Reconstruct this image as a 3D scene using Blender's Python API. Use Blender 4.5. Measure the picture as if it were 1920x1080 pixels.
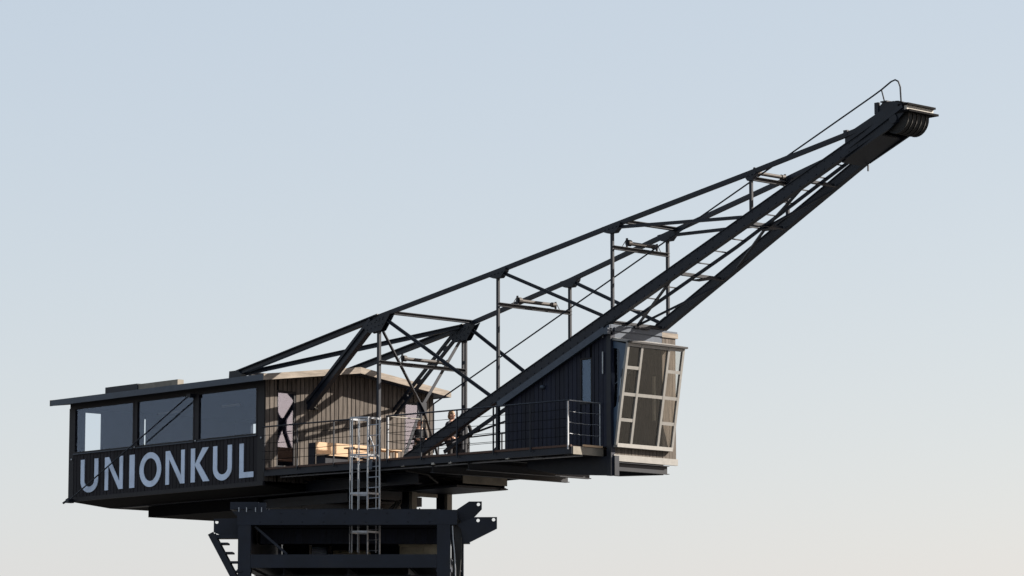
import bpy, bmesh, math, random
from mathutils import Vector, Matrix
random.seed(7)
R = math.radians
S = bpy.context.scene
for o in list(bpy.data.objects): bpy.data.objects.remove(o)
C = S.collection

# ------------------------------------------------------------------ camera, sky, sun, exposure
ALPHA = R(46.7)
cam = bpy.data.cameras.new('camera'); camo = bpy.data.objects.new('camera', cam); C.objects.link(camo)
cam.sensor_width = 36; cam.lens = 36 * 6280 / 1920; cam.clip_start = 1; cam.clip_end = 20000
camo.location = (71.83, -58.29, 1.7)
camo.rotation_euler = (R(90 + 7.708), 0, ALPHA)
S.camera = camo
SUN = Vector((1, 1.55, 1.16)).normalized()
W = bpy.data.worlds.new('World'); S.world = W; W.use_nodes = True
nt = W.node_tree; nt.nodes.clear()
sky = nt.nodes.new('ShaderNodeTexSky'); sky.sky_type = 'NISHITA'; sky.sun_disc = False
sky.sun_elevation = math.asin(SUN.z); sky.sun_rotation = math.atan2(SUN.x, SUN.y)
sky.altitude = 0; sky.air_density = 1.0; sky.dust_density = 1.0; sky.ozone_density = 1.0
bg = nt.nodes.new('ShaderNodeBackground'); bg.inputs['Strength'].default_value = 0.06
wo = nt.nodes.new('ShaderNodeOutputWorld')
veil = nt.nodes.new('ShaderNodeVectorMath'); veil.operation = 'MULTIPLY_ADD'      # thin even haze over the whole sky
veil.inputs[1].default_value = (.52, .370, .235); veil.inputs[2].default_value = (2.20, 2.66, 3.38)
nt.links.new(sky.outputs[0], veil.inputs[0]); nt.links.new(veil.outputs[0], bg.inputs[0]); nt.links.new(bg.outputs[0], wo.inputs[0])
sl = bpy.data.lights.new('sun', 'SUN'); so = bpy.data.objects.new('sun', sl); C.objects.link(so)
sl.energy = 5.0; sl.angle = R(0.5); sl.color = (1, 0.905, 0.785)
so.rotation_euler = SUN.to_track_quat('Z', 'Y').to_euler(); so.location = (40, 60, 60)
S.view_settings.view_transform = 'Standard'; S.view_settings.look = 'None'
S.view_settings.exposure = 1.477; S.view_settings.gamma = 1

# ------------------------------------------------------------------ materials
def mat(name, col, rough=.6, metal=0, var=.15, scale=3, rnd=0, bump=0, stretch=None, spec=.5, dirt=None, dirt_amt=.3):
    m = bpy.data.materials.new(name); m.use_nodes = True
    n = m.node_tree.nodes; l = m.node_tree.links; b = n['Principled BSDF']
    b.inputs['Roughness'].default_value = rough; b.inputs['Metallic'].default_value = metal
    b.inputs['Specular IOR Level'].default_value = spec
    tc = n.new('ShaderNodeTexCoord'); mp = n.new('ShaderNodeMapping')
    if stretch: mp.inputs['Scale'].default_value = stretch
    l.new(tc.outputs['Object'], mp.inputs['Vector'])
    oi = n.new('ShaderNodeObjectInfo')
    ad = n.new('ShaderNodeVectorMath'); ad.operation = 'ADD'
    sc = n.new('ShaderNodeVectorMath'); sc.operation = 'SCALE'; sc.inputs['Scale'].default_value = 37
    cb = n.new('ShaderNodeCombineXYZ')
    for i in range(3): l.new(oi.outputs['Random'], cb.inputs[i])
    l.new(cb.outputs[0], sc.inputs[0]); l.new(mp.outputs[0], ad.inputs[0]); l.new(sc.outputs[0], ad.inputs[1])
    nz = n.new('ShaderNodeTexNoise'); nz.inputs['Scale'].default_value = scale; nz.inputs['Detail'].default_value = 6
    nz.inputs['Roughness'].default_value = .65
    l.new(ad.outputs[0], nz.inputs['Vector'])
    mr = n.new('ShaderNodeMapRange'); mr.inputs['From Min'].default_value = .3; mr.inputs['From Max'].default_value = .7
    mr.inputs['To Min'].default_value = 1 - var; mr.inputs['To Max'].default_value = 1 + var
    l.new(nz.outputs['Fac'], mr.inputs['Value'])
    mr2 = n.new('ShaderNodeMapRange'); mr2.inputs['To Min'].default_value = 1 - rnd; mr2.inputs['To Max'].default_value = 1 + rnd
    l.new(oi.outputs['Random'], mr2.inputs['Value'])
    mu = n.new('ShaderNodeMath'); mu.operation = 'MULTIPLY'
    l.new(mr.outputs[0], mu.inputs[0]); l.new(mr2.outputs[0], mu.inputs[1])
    vs = n.new('ShaderNodeVectorMath'); vs.operation = 'SCALE'; vs.inputs[0].default_value = col
    l.new(mu.outputs[0], vs.inputs['Scale'])
    out = vs.outputs[0]
    if dirt:
        n2 = n.new('ShaderNodeTexNoise'); n2.inputs['Scale'].default_value = scale * .6; n2.inputs['Detail'].default_value = 8
        l.new(ad.outputs[0], n2.inputs['Vector'])
        rp = n.new('ShaderNodeMapRange'); rp.inputs['From Min'].default_value = .55; rp.inputs['From Max'].default_value = .75
        rp.inputs['To Max'].default_value = dirt_amt
        l.new(n2.outputs['Fac'], rp.inputs['Value'])
        mx = n.new('ShaderNodeMix'); mx.data_type = 'RGBA'; mx.inputs['B'].default_value = (*dirt, 1)
        l.new(rp.outputs[0], mx.inputs['Factor']); l.new(out, mx.inputs['A']); out = mx.outputs['Result']
    l.new(out, b.inputs['Base Color'])
    if bump:
        bp = n.new('ShaderNodeBump'); bp.inputs['Strength'].default_value = bump; bp.inputs['Distance'].default_value = .01
        l.new(nz.outputs['Fac'], bp.inputs['Height']); l.new(bp.outputs[0], b.inputs['Normal'])
    return m

def glass(name, tint, boost, refl=(1, 1, 1), ior=1.5):
    m = bpy.data.materials.new(name); m.use_nodes = True
    n = m.node_tree.nodes; l = m.node_tree.links; n.remove(n['Principled BSDF'])
    tr = n.new('ShaderNodeBsdfTransparent'); tr.inputs[0].default_value = (*tint, 1)
    gl = n.new('ShaderNodeBsdfGlossy'); gl.inputs['Roughness'].default_value = .012; gl.inputs[0].default_value = (*refl, 1)
    fr = n.new('ShaderNodeFresnel'); ge = n.new('ShaderNodeNewGeometry'); mi = n.new('ShaderNodeMix')
    mi.inputs['A'].default_value = ior; mi.inputs['B'].default_value = 1/ior      # same reflectance from either side of the sheet
    l.new(ge.outputs['Backfacing'], mi.inputs['Factor']); l.new(mi.outputs['Result'], fr.inputs['IOR'])
    ma = n.new('ShaderNodeMath'); ma.operation = 'ADD'; ma.use_clamp = True; ma.inputs[1].default_value = boost
    mx = n.new('ShaderNodeMixShader')
    l.new(fr.outputs[0], ma.inputs[0]); l.new(ma.outputs[0], mx.inputs[0])
    l.new(tr.outputs[0], mx.inputs[1]); l.new(gl.outputs[0], mx.inputs[2])
    l.new(mx.outputs[0], n['Material Output'].inputs['Surface'])
    return m

M = dict(
    steel=mat('black_painted_steel', (.0065, .0100, .0180), .5, 0, .3, 2.5, .12, .1, spec=.3, dirt=(.022, .020, .019), dirt_amt=.35),
    base=mat('dark_blue_painted_steel', (.0065, .0105, .0205), .5, 0, .3, 1.5, .1, .1, spec=.3, dirt=(.02, .019, .018), dirt_amt=.4),
    galv=mat('galvanised_steel', (.32, .34, .37), .45, .75, .2, 9, .08),
    rust=mat('rusty_roller_steel', (.026, .020, .018), .7, 0, .4, 12, .1, .2),
    boardg=mat('weathered_tarred_boards', (.080, .069, .061), .8, 0, .45, 5, .22, .4, (3, 3, .35), spec=.2),
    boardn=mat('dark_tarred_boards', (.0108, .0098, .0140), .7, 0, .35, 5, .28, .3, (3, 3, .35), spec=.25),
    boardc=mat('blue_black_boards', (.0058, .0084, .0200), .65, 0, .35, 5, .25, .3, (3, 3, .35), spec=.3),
    backing=mat('dark_wall_lining', (.004, .004, .005), .9, spec=.1),
    trim=mat('dark_corner_trim', (.0085, .0085, .012), .6, 0, .2, 6, .1, spec=.3),
    zinc=mat('blue_grey_zinc_flashing', (.040, .054, .078), .5, .3, .15, 5, .06),
    rake=mat('grey_timber_fascia', (.205, .178, .152), .8, 0, .35, 4, .08, .2, (1, .4, 3), spec=.3),
    letter=mat('sky_tinted_letter_paint', (.56, .66, .82), .6, 0, .08, 3, .04, dirt=(.30, .34, .42), dirt_amt=.5),  # white paint with the blue of the skylight put into its colour
    deckw=mat('red_brown_deck_timber', (.050, .024, .016), .75, 0, .3, 6, .2, .2, (4, .5, 4)),
    ply=mat('pale_plywood', (.40, .275, .17), .6, 0, .1, 4, .06, .05, (1, .3, 4)),
    alu=mat('beige_grey_window_frame', (.205, .202, .195), .5, .1, .12, 6, .03),
    blue=mat('blue_painted_panel', (.035, .065, .11), .5, 0, .12, 4),
    white=mat('off_white_paint', (.33, .315, .285), .6, 0, .12, 6),
    beige=mat('beige_primer_steel', (.15, .135, .11), .65, 0, .25, 4, .08),
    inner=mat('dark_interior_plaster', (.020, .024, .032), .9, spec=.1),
    innerb=mat('brown_interior_panel', (.036, .029, .024), .85, 0, .15, 3),
    asphalt=mat('quay_asphalt', (.042, .042, .042), .9, 0, .3, .4, 0, .3),
    conc=mat('concrete', (.32, .31, .29), .9, 0, .2, 1.5, .05, .3),
    skin=mat('skin', (.42, .235, .16), .55, 0, .06, 20),
    blond=mat('blond_hair', (.17, .10, .045), .6, 0, .3, 60),
    dark=mat('dark_hair', (.012, .009, .007), .55, 0, .3, 60),
    black=mat('black_cloth', (.007, .007, .009), .85, 0, .2, 20),
    navy=mat('navy_cloth', (.009, .011, .019), .85, 0, .2, 20),
    rubber=mat('black_rubber', (.010, .010, .010), .7),
    crate=mat('brightened_cabinet', (.42, .38, .28), .6, 0, .3, 3, .1, dirt=(.06, .035, .02), dirt_amt=.7),  # base colour raised so parts in shade pass as lit
    tglass=glass('window_glass', (.95, .97, .98), .0, (.58, .70, .98)),
    mglass=glass('mirror_door_glass', (.8, .8, .85), .30, (.66, .66, .80)),
    cglass=glass('cabin_window_glass', (.8, .85, .9), .03, (.50, .66, .95)),
    dglass=glass('smoked_side_glass', (.30, .34, .40), .0, (.6, .72, .95)),
    bglass=glass('bay_window_glass', (.97, .96, .94), .0, (.9, .88, .84)),
)

# ------------------------------------------------------------------ geometry helpers
class MB:
    def __init__(s): s.v = []; s.f = []
    def add(s, vs, fs):
        k = len(s.v); s.v += [Vector(p) for p in vs]; s.f += [tuple(i + k for i in f) for f in fs]; return s
    def box(s, a, b):
        (x0, y0, z0), (x1, y1, z1) = a, b
        return s.add([(x0,y0,z0),(x1,y0,z0),(x1,y1,z0),(x0,y1,z0),(x0,y0,z1),(x1,y0,z1),(x1,y1,z1),(x0,y1,z1)],
                     [(0,3,2,1),(4,5,6,7),(0,1,5,4),(1,2,6,5),(2,3,7,6),(3,0,4,7)])
    def sweep(s, p, q, prof, up=(0,0,1)):
        p, q = Vector(p), Vector(q); d = (q - p).normalized(); up = Vector(up)
        if abs(d.dot(up)) > .98: up = Vector((1, 0, 0))
        side = d.cross(up).normalized(); u = side.cross(d).normalized(); n = len(prof)
        vs = [p + side*a + u*b for a, b in prof] + [q + side*a + u*b for a, b in prof]
        fs = [(i, (i+1) % n, n + (i+1) % n, n + i) for i in range(n)] + [tuple(range(n-1, -1, -1)), tuple(range(n, 2*n))]
        return s.add(vs, fs)
    def bar(s, p, q, w, h=None, up=(0,0,1)):
        h = h or w; a, b = w/2, h/2
        return s.sweep(p, q, [(-a,-b),(a,-b),(a,b),(-a,b)], up)
    def ibeam(s, p, q, w, h, t=.02, up=(0,0,1)):
        a, b, t2 = w/2, h/2, t/2
        return s.sweep(p, q, [(-a,-b),(a,-b),(a,-b+t),(t2,-b+t),(t2,b-t),(a,b-t),(a,b),(-a,b),(-a,b-t),(-t2,b-t),(-t2,-b+t),(-a,-b+t)], up)
    def channel(s, p, q, w, h, t=.015, flip=1, up=(0,0,1)):
        a, b = w*flip, h/2; c = t*flip
        pr = [(0,-b),(a,-b),(a,-b+t),(c,-b+t),(c,b-t),(a,b-t),(a,b),(0,b)]
        return s.sweep(p, q, pr if flip > 0 else pr[::-1], up)
    def angle(s, p, q, w, t=.012, up=(0,0,1)):
        return s.sweep(p, q, [(0,0),(w,0),(w,t),(t,t),(t,w),(0,w)], up)
    def tube(s, pts, r, n=8):
        for i in range(len(pts)-1):
            s.sweep(pts[i], pts[i+1], [(r*math.cos(2*math.pi*k/n), r*math.sin(2*math.pi*k/n)) for k in range(n)])
        return s
    def pipe(s, pts, r, n=8):                       # continuous bent pipe
        pts = [Vector(p) for p in pts]; rings = []; up = Vector((0, 0, 1)); ref = None
        for i, p in enumerate(pts):
            d = (pts[min(i+1, len(pts)-1)] - pts[max(i-1, 0)]).normalized()
            if ref is None: ref = d.cross(up if abs(d.z) < .95 else Vector((1,0,0))).normalized()
            sd = (ref - d*ref.dot(d)).normalized(); ref = sd; u = sd.cross(d)
            rings.append([p + sd*r*math.cos(2*math.pi*k/n) + u*r*math.sin(2*math.pi*k/n) for k in range(n)])
        vs = [v for rg in rings for v in rg]; fs = []
        for i in range(len(rings)-1):
            for k in range(n):
                a, b = i*n+k, i*n+(k+1) % n; fs.append((a, b, b+n, a+n))
        fs += [tuple(range(n-1,-1,-1)), tuple(range(len(vs)-n, len(vs)))]
        return s.add(vs, fs)
    def prism(s, poly, off):                        # 3D polygon extruded along a vector
        poly = [Vector(p) for p in poly]; off = Vector(off); n = len(poly)
        return s.add(poly + [p + off for p in poly],
                     [tuple(range(n-1,-1,-1)), tuple(range(n, 2*n))] + [(i,(i+1)%n,n+(i+1)%n,n+i) for i in range(n)])
    def ball(s, c, rx, ry, rz, n=10, m=7):
        c = Vector(c); vs = [c + Vector((0,0,-rz))]; fs = []
        for j in range(1, m):
            t = math.pi*j/m - math.pi/2
            for k in range(n):
                a = 2*math.pi*k/n; vs.append(c + Vector((rx*math.cos(t)*math.cos(a), ry*math.cos(t)*math.sin(a), rz*math.sin(t))))
        vs.append(c + Vector((0,0,rz)))
        for k in range(n): fs.append((0, 1+(k+1)%n, 1+k))
        for j in range(m-2):
            for k in range(n):
                a = 1+j*n+k; b = 1+j*n+(k+1)%n; fs.append((a, b, b+n, a+n))
        l = len(vs)-1; st = 1+(m-2)*n
        for k in range(n): fs.append((st+k, st+(k+1)%n, l))
        return s.add(vs, fs)

OFF = {}                                            # object name -> offset of its frame from the build frame
def thing(name, label, cat, loc=(0,0,0), group=None, rotz=0, local=False):
    o = bpy.data.objects.new(name, None); C.objects.link(o); o.empty_display_size = .3
    o.location = loc; o.rotation_euler = (0, 0, rotz); tag(o, label, cat, group)
    OFF[o.name] = Vector((0,0,0)) if local else Vector(loc)
    return o
def tag(o, label, cat, group=None):
    o['label'] = label; o['category'] = cat
    if group: o['group'] = group
    return o
def obj(name, mb, m, parent=None, smooth=False, label=None):
    lo = Vector([min(v[i] for v in mb.v) for i in range(3)]); hi = Vector([max(v[i] for v in mb.v) for i in range(3)])
    c = (lo + hi) / 2
    me = bpy.data.meshes.new(name); me.from_pydata([v - c for v in mb.v], [], mb.f)
    bm = bmesh.new(); bm.from_mesh(me); bmesh.ops.recalc_face_normals(bm, faces=bm.faces); bm.to_mesh(me); bm.free()
    me.materials.append(M[m])
    if smooth:
        for p in me.polygons: p.use_smooth = True
    o = bpy.data.objects.new(name, me); C.objects.link(o)
    if parent: o.parent = parent; o.location = c - OFF[parent.name]
    else: o.location = c
    OFF[o.name] = c
    if label: o['label'] = label
    return o
def inst(name, src, c, parent):                     # another piece on shared mesh data
    o = bpy.data.objects.new(name, src.data); C.objects.link(o); o.parent = parent
    o.location = Vector(c) - OFF[parent.name]; OFF[o.name] = Vector(c); return o

# ------------------------------------------------------------------ ground
g = MB()
N = 24
gv = [(-6000 + 12000*i/N, -6000 + 12000*j/N, 0) for j in range(N+1) for i in range(N+1)]
gf = [(j*(N+1)+i, j*(N+1)+i+1, (j+1)*(N+1)+i+1, (j+1)*(N+1)+i) for j in range(N) for i in range(N)]
g.add(gv, gf); go = obj('ground', g, 'asphalt'); go['kind'] = 'structure'

# ------------------------------------------------------------------ portal (fixed base), turned against the crane
PA = R(45.2); AX = Vector((0.05, 3.13, 0)); PX = Vector((math.cos(PA), math.sin(PA), 0))
PC = AX + PX * .335
pt = thing('crane_portal', 'dark blue steel portal frame carrying the old harbour crane', 'crane base', PC, None, PA, True)
YN, YF = -6.0, 2.9
def pb(name, mb, m='base', par=None): return obj(name, mb, m, par or pt)
for y in (YN, YF):
    s = 1 if y < 0 else -1
    y2 = y + s*.36; ya = y + s*.012; yb = y + s*.34
    pb('top_beam', MB().box((-2.905, min(y,y2), 7.36), (2.905, max(y,y2), 7.75)))
    pb('lower_beam', MB().box((-2.54, min(ya,yb), 6.23), (2.37, max(ya,yb), 6.58)))
    for x0, x1 in ((-2.88, -2.545), (2.375, 2.725)):
        l = pb('leg', MB().box((x0, min(y+s*.006,yb), 0.25), (x1, max(y+s*.006,yb), 7.357)))
        pb('splice_flange', MB().box((x0-.02, min(y+s*.002,yb+s*.01), 6.12), (x1+.02, max(y+s*.002,yb+s*.01), 6.19)), 'base', l)
        pb('foot_plate', MB().box((x0-.15, min(y-s*.15,yb+s*.15), 0.12), (x1+.15, max(y-s*.15,yb+s*.15), .25)), 'base', l)
        pb('footing', MB().box((x0-.4, min(y-s*.4,yb+s*.4), -.3), (x1+.4, max(y-s*.4,yb+s*.4), .12)), 'conc', l)
    pb('diagonal_brace', MB().bar((-2.45, y+s*.2, 7.33), (-1.6, y+s*.2, 6.60), .06, .06))
    pb('low_tie', MB().ibeam((-2.54, y+s*.18, 3.3), (2.37, y+s*.18, 3.3), .3, .36, .03))
for x in (-2.71, 2.55):
    pb('side_beam', MB().ibeam((x, YN+.37, 7.54), (x, YF-.37, 7.54), .28, .38, .03))
    pb('side_beam', MB().ibeam((x, YN+.35, 6.40), (x, YF-.35, 6.40), .24, .34, .03))
    pb('diagonal_brace', MB().bar((x, YN+.5, 6.2), (x, -1.5, .6), .14, .14)); pb('diagonal_brace', MB().bar((x, YF-.5, 6.2), (x, -1.5, .6), .14, .14))
for y in (-4.6, -3.2, -1.8, -.4, 1.0):
    pb('cross_beam', MB().ibeam((-2.56, y, 7.54), (2.40, y, 7.54), .2, .34, .025))
pb('ring_plate', MB().box((-2.56, -5.6, 7.76), (2.42, 2.5, 7.80)))
pb('ring_pedestal', MB().box((-1.9, -2.0, 7.802), (1.3, 1.8, 7.85)))
def plate_hole(poly, holes, y, t):
    """flat plate in the XZ plane, real round holes"""
    bm = bmesh.new()
    def ring(pts):
        vs = [bm.verts.new((p[0], 0, p[1])) for p in pts]
        return [bm.edges.new((vs[i], vs[(i+1) % len(vs)])) for i in range(len(vs))]
    ed = ring(poly)
    for hx, hz, hr in holes:
        ed += ring([(hx + hr*math.cos(2*math.pi*k/14), hz + hr*math.sin(2*math.pi*k/14)) for k in range(14)])
    bmesh.ops.triangle_fill(bm, edges=ed, use_beauty=True, use_dissolve=False)
    ex = bmesh.ops.extrude_face_region(bm, geom=list(bm.faces))
    bmesh.ops.translate(bm, verts=[v for v in ex['geom'] if isinstance(v, bmesh.types.BMVert)], vec=(0, t, 0))
    bm.verts.index_update()
    mb = MB(); mb.add([(v.co.x, v.co.y + y, v.co.z) for v in bm.verts], [tuple(v.index for v in f.verts) for f in bm.faces]); bm.free()
    return mb
pb('lug_plate', plate_hole([(-3.57,7.55),(-2.55,7.57),(-2.55,7.10),(-3.35,7.10),(-3.57,7.19)], [(-3.49,7.46,.045)], -5.6, .03))
pb('lug_plate', plate_hole([(2.60,7.60),(3.20,8.00),(3.54,8.00),(3.54,7.79),(3.36,7.60),(2.60,7.1)], [(3.45,7.92,.045)], -5.55, .03))
pb('lug_plate', plate_hole([(2.70,7.30),(3.36,7.57),(3.95,7.57),(3.95,7.26),(3.25,6.91),(2.74,6.80)], [(3.45,7.48,.045),(3.86,7.50,.045)], -5.8, .03))
pb('bracket_beam', MB().box((-3.56, -5.75, 7.02), (-2.9, -5.3, 7.12)))
pb('bracket_beam', MB().prism([(-3.1,-5.58,7.75),(-2.5,-5.58,7.75),(-2.5,-5.58,7.40),(-2.72,-5.58,7.40)], (0,.6,0)))
pb('hose', MB().pipe([(2.78,-5.95,7.33),(2.80,-5.96,7.0),(2.84,-5.97,6.6),(2.86,-5.97,6.2),(2.86,-5.95,5.6)], .018), 'galv')
for k in range(6):
    pb('hose', MB().pipe([(2.76+.04*k,-5.9+.05*k,7.5),(2.86+.03*k,-5.93,7.0),(2.82+.035*k,-5.93,6.6-.04*k),(2.78+.03*k,-5.9,5.5)], .02), 'rubber')
for x in (-2.86, -2.66, -2.42, -2.26):
    pb('bolt', MB().bar((x, -6.02, 7.70), (x, -6.02, 7.82), .02, .02), 'galv')
pb('stiffener', MB().box((-2.35, -5.95, 7.752), (-2.15, -5.8, 7.95)))
pb('bearing_block', MB().box((-3.15, -5.5, 7.802), (-2.4, -4.6, 8.0)))

# stair at the side of the portal
st = thing('steel_stair', 'narrow black steel stair with open treads beside the left portal leg', 'stairs', PC, None, PA, True)
for y in (-6.05, -5.45):
    obj('stringer', MB().bar((-3.60, y, 7.14), (-2.50, y, 5.1), .03, .16), 'steel', st)
for k in range(8):
    t = .10 + k*.12; x = -3.60 + 1.10*t; z = 7.10 - 2.04*t
    obj('tread', MB().box((x-.02, -6.03, z-.045), (x+.34, -5.47, z)), 'steel', st)
obj('landing', MB().box((-2.5, -6.03, 5.06), (-1.8, -5.47, 5.1)), 'steel', st)
for y in (-6.0, -5.5): obj('landing_post', MB().box((-1.9, y-.03, 0.0), (-1.84, y+.03, 5.06)), 'steel', st)

# machinery room hung inside the portal + things standing on the mid level
mr = thing('machinery_room', 'black boarded machinery room hung below the slewing ring', 'room', PC + Vector((0,0,7.0)), None, PA, True)
obj('wall', MB().box((-2.53, -4.4, -.02), (2.36, -3.6, .35)), 'backing', mr)
for k in range(30):
    x = -2.45 + k*.16
    obj('board', MB().box((x+.004, -4.43, -.05), (x+.156, -4.403, .35)), 'boardc', mr)
fl = thing('mid_platform', 'dark steel platform floor between the portal legs', 'platform', PC + Vector((0,0,6.3)), None, PA, True)
obj('floor_plate', MB().box((-2.54, -5.6, -.02), (2.37, 2.5, .02)), 'base', fl)
for x in (-1.7, 0, 1.6): obj('joist', MB().ibeam((x, -5.6, -.14), (x, 2.5, -.14), .12, .2, .015), 'base', fl)
obj('dark_rear_screen', MB().box((-2.5, 2.44, .02), (2.34, 2.49, 1.05)), 'base', fl)  # added dark sheet hiding the sky so the interior reads dark
obj('side_panel', MB().box((-2.66, -5.655, .28), (-2.63, 2.43, 1.04)), 'base', fl)  # added to shut out the sky gap beside the left leg
rm = thing('lower_room', 'black boarded room under the mid platform of the portal', 'room', PC, None, PA, True)
obj('wall', MB().box((-2.5, -5.5, 3.5), (2.35, 2.4, 6.05)), 'backing', rm)
for k in range(30):
    x = -2.45 + k*.16
    obj('board', MB().box((x+.004, -5.53, 3.5), (x+.156, -5.503, 6.05)), 'boardc', rm)
cb = thing('added_pale_cabinet', 'added weathered cabinet coloured pale like a lit patch low between the portal legs', 'cabinet', PC + PX*1.4 + Vector((0,0,6.32)), None, PA, True)  # added; its pale colour stands in for lit bits in the gap
obj('body', MB().box((-.45, 1.4, 0), (.95, 2.0, .92)), 'crate', cb); obj('lid', MB().box((-.48, 1.37, .922), (.98, 2.03, .96)), 'crate', cb)
obj('door', MB().box((-.40, 1.375, .05), (.20, 1.398, .88)), 'crate', cb); obj('door', MB().box((.25, 1.375, .05), (.90, 1.398, .88)), 'crate', cb)
wc = thing('winch', 'added small rusty winch with drum coloured pale as if lit on the mid platform', 'winch', PC + PX*-1.2 + Vector((0,0,6.32)), None, PA, True)  # added; whitish drum and plate stand in for lit bits
obj('frame', MB().box((-.6,1.2,0),(1.7,1.8,.38)), 'rust', wc)
obj('drum', MB().pipe([(-.35,1.5,.66),(.1,1.5,.66)], .24, 16), 'letter', wc)
obj('motor', MB().pipe([(.25,1.5,.62),(1.3,1.5,.62)], .17, 14), 'crate', wc)
obj('side_plate', MB().box((-.42,1.2,.38),(-.37,1.75,.92)), 'white', wc); obj('side_plate', MB().box((.12,1.2,.38),(.17,1.75,.92)), 'rust', wc)

# ------------------------------------------------------------------ slewing underframe (turns with the crane)
uf = thing('slewing_underframe', 'black riveted underframe of girders beneath house and terrace', 'crane frame', (AX.x, AX.y, 7.85))
def ub(name, mb, m='steel', par=None): return obj(name, mb, m, par or uf)
def ringmesh(r0, r1, z0, z1, n=48):
    mb = MB(); vs = []; fs = []
    for k in range(n):
        a = 2*math.pi*k/n; c, s = math.cos(a), math.sin(a)
        vs += [(AX.x+r0*c, AX.y+r0*s, z0), (AX.x+r1*c, AX.y+r1*s, z0), (AX.x+r1*c, AX.y+r1*s, z1), (AX.x+r0*c, AX.y+r0*s, z1)]
    for k in range(n):
        a, b = 4*k, 4*((k+1) % n)
        for i in range(4): fs.append((a+i, a+(i+1)%4, b+(i+1)%4, b+i))
    return mb.add(vs, fs)
ub('slew_ring', ringmesh(1.15, 1.55, 7.852, 8.10)); ub('ring_gear', ringmesh(1.1, 1.42, 8.102, 8.24), 'rust')
ub('slew_plate', MB().box((-2.2, 1.75, 8.242), (1.5, 4.5, 8.50)))
YG = (1.55, 4.72)
for y in YG:
    ub('main_girder', MB().ibeam((-8.6, y, 8.72), (4.66, y, 8.72), .28, .32, .03))
for x in (-6.2, -4.2, -2.3, 0.0, 2.1): ub('cross_girder', MB().ibeam((x, 1.7, 8.73), (x, 4.57, 8.73), .2, .28, .02))
ub('cross_girder', MB().ibeam((3.3, .55, 8.80), (3.3, 5.6, 8.80), .2, .26, .02))
ub('cross_girder', MB().ibeam((6.1, .75, 8.83), (6.1, 5.75, 8.83), .16, .20, .02), 'steel')
ub('cross_girder', MB().ibeam((7.4, .85, 8.83), (7.4, 5.3, 8.83), .16, .20, .02), 'steel')
ub('end_plate', MB().box((4.665, 3.15, 8.66), (4.69, 4.80, 8.88)), 'beige')
ub('drive_housing', MB().prism([(2.4,3.0,8.555),(4.6,3.0,8.555),(4.6,4.85,8.555),(2.4,4.85,8.555)], (0,0,.06)), 'steel')
ub('drive_housing', MB().box((1.7, 2.0, 8.30), (2.25, 3.1, 8.55)), 'steel')
for y in (3.42, 4.74):
    ub('ring_support', MB().box((2.28, y-.09, 7.80), (2.40, y+.09, 8.56)), 'beige')
    ub('ring_support_web', MB().box((1.95, y-.10, 7.80), (2.277, y-.05, 8.56)), 'steel')
ub('support_lintel', MB().box((2.30, 3.515, 8.44), (2.38, 4.3, 8.54)), 'beige')
ub('counterweight', MB().box((-7.35, 1.60, 8.24), (-2.25, 4.66, 8.55)), 'backing')
ub('keel_plate', MB().prism([(-9.1,.02,8.715),(-9.1,1.5,8.58),(-9.1,4.76,8.58),(-9.1,6.24,8.715),(-9.1,6.24,8.74),(-9.1,.02,8.74)], (9.05,0,0)), 'backing')

# ------------------------------------------------------------------ machine house
L, WD = 9.14, 6.26; ZB, ZE = 8.80, 11.60
hs = thing('machine_house', 'dark boarded machine house on the crane with big windows and pale letters', 'house', (-L/2, WD/2, ZB))
def hb(name, mb, m, par=None, **k): return obj(name, mb, m, par or hs, **k)
RY, RZ = 3.05, 12.02                                # ridge (underside of the roof boards)
def roofz(y): return 11.56 + (RZ-11.56)*(1 - abs(y-RY)/((RY+.45) if y < RY else (6.50-RY)))
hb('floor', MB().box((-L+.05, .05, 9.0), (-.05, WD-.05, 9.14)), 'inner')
# side with the letters: lining below windows, header, posts, boards
WIN = [(-8.84, -6.02), (-5.80, -3.19), (-2.93, -.36)]; WZ0, WZ1 = 10.16, 11.43
hb('lining', MB().box((-L+.02, .03, ZB), (-.02, .12, 10.10)), 'backing')
hb('header', MB().box((-L+.02, .0, 11.47), (-.02, .12, 11.62)), 'trim')
for x0, x1 in ((-L, -8.90), (-5.96, -5.86), (-3.13, -2.99), (-.30, 0.0)):
    hb('post', MB().box((x0, -.012, 10.16 if -8.9 < x0 < -.3 else ZB), (x1, .12, 11.468)), 'trim')
n = 52; w = (8.90-.30)/n
for k in range(n):
    x = -8.90 + k*w; d = random.uniform(0, .006)
    hb('board', MB().box((x+.010, -.004-d, ZB+.02), (x+w-.010, .028, 10.10)), 'boardn')
hb('sill_beam', MB().box((-L, -.05, ZB-.10), (-.0, .03, ZB+.018)), 'trim')
hb('rear_bracket', MB().bar((-9.0, -.08, 8.78), (-9.18, -.16, 8.66), .05, .05), 'steel')
for i, (x0, x1) in enumerate(WIN):
    wn = hb('window', MB().box((x0, .020, WZ0), (x1, .028, WZ1)), 'tglass')
    fr = MB().box((x0-.06, -.02, WZ0-.055), (x1+.06, .06, WZ0)).box((x0-.06, -.02, WZ1), (x1+.06, .06, WZ1+.038))
    fr.box((x0-.06, -.02, WZ0), (x0, .06, WZ1)).box((x1, -.02, WZ0), (x1+.06, .06, WZ1))
    obj('frame', fr, 'trim', wn)
    obj('sill', MB().box((x0-.04, -.05, WZ0-.075), (x1+.04, -.022, WZ0-.05)), 'zinc', wn)
    obj('ceiling_lamp', MB().bar((x0+.9, 2.4, 11.40), (x1-.9, 2.4, 11.40), .08, .05), 'white', wn)
for x, z in ((-8.98, 9.95), (-.12, 10.02), (-5.91, 10.12), (-3.06, 10.12)):
    hb('bolt_head', MB().ball((x, -.03, z), .03, .02, .03, 8, 5), 'galv')

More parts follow.
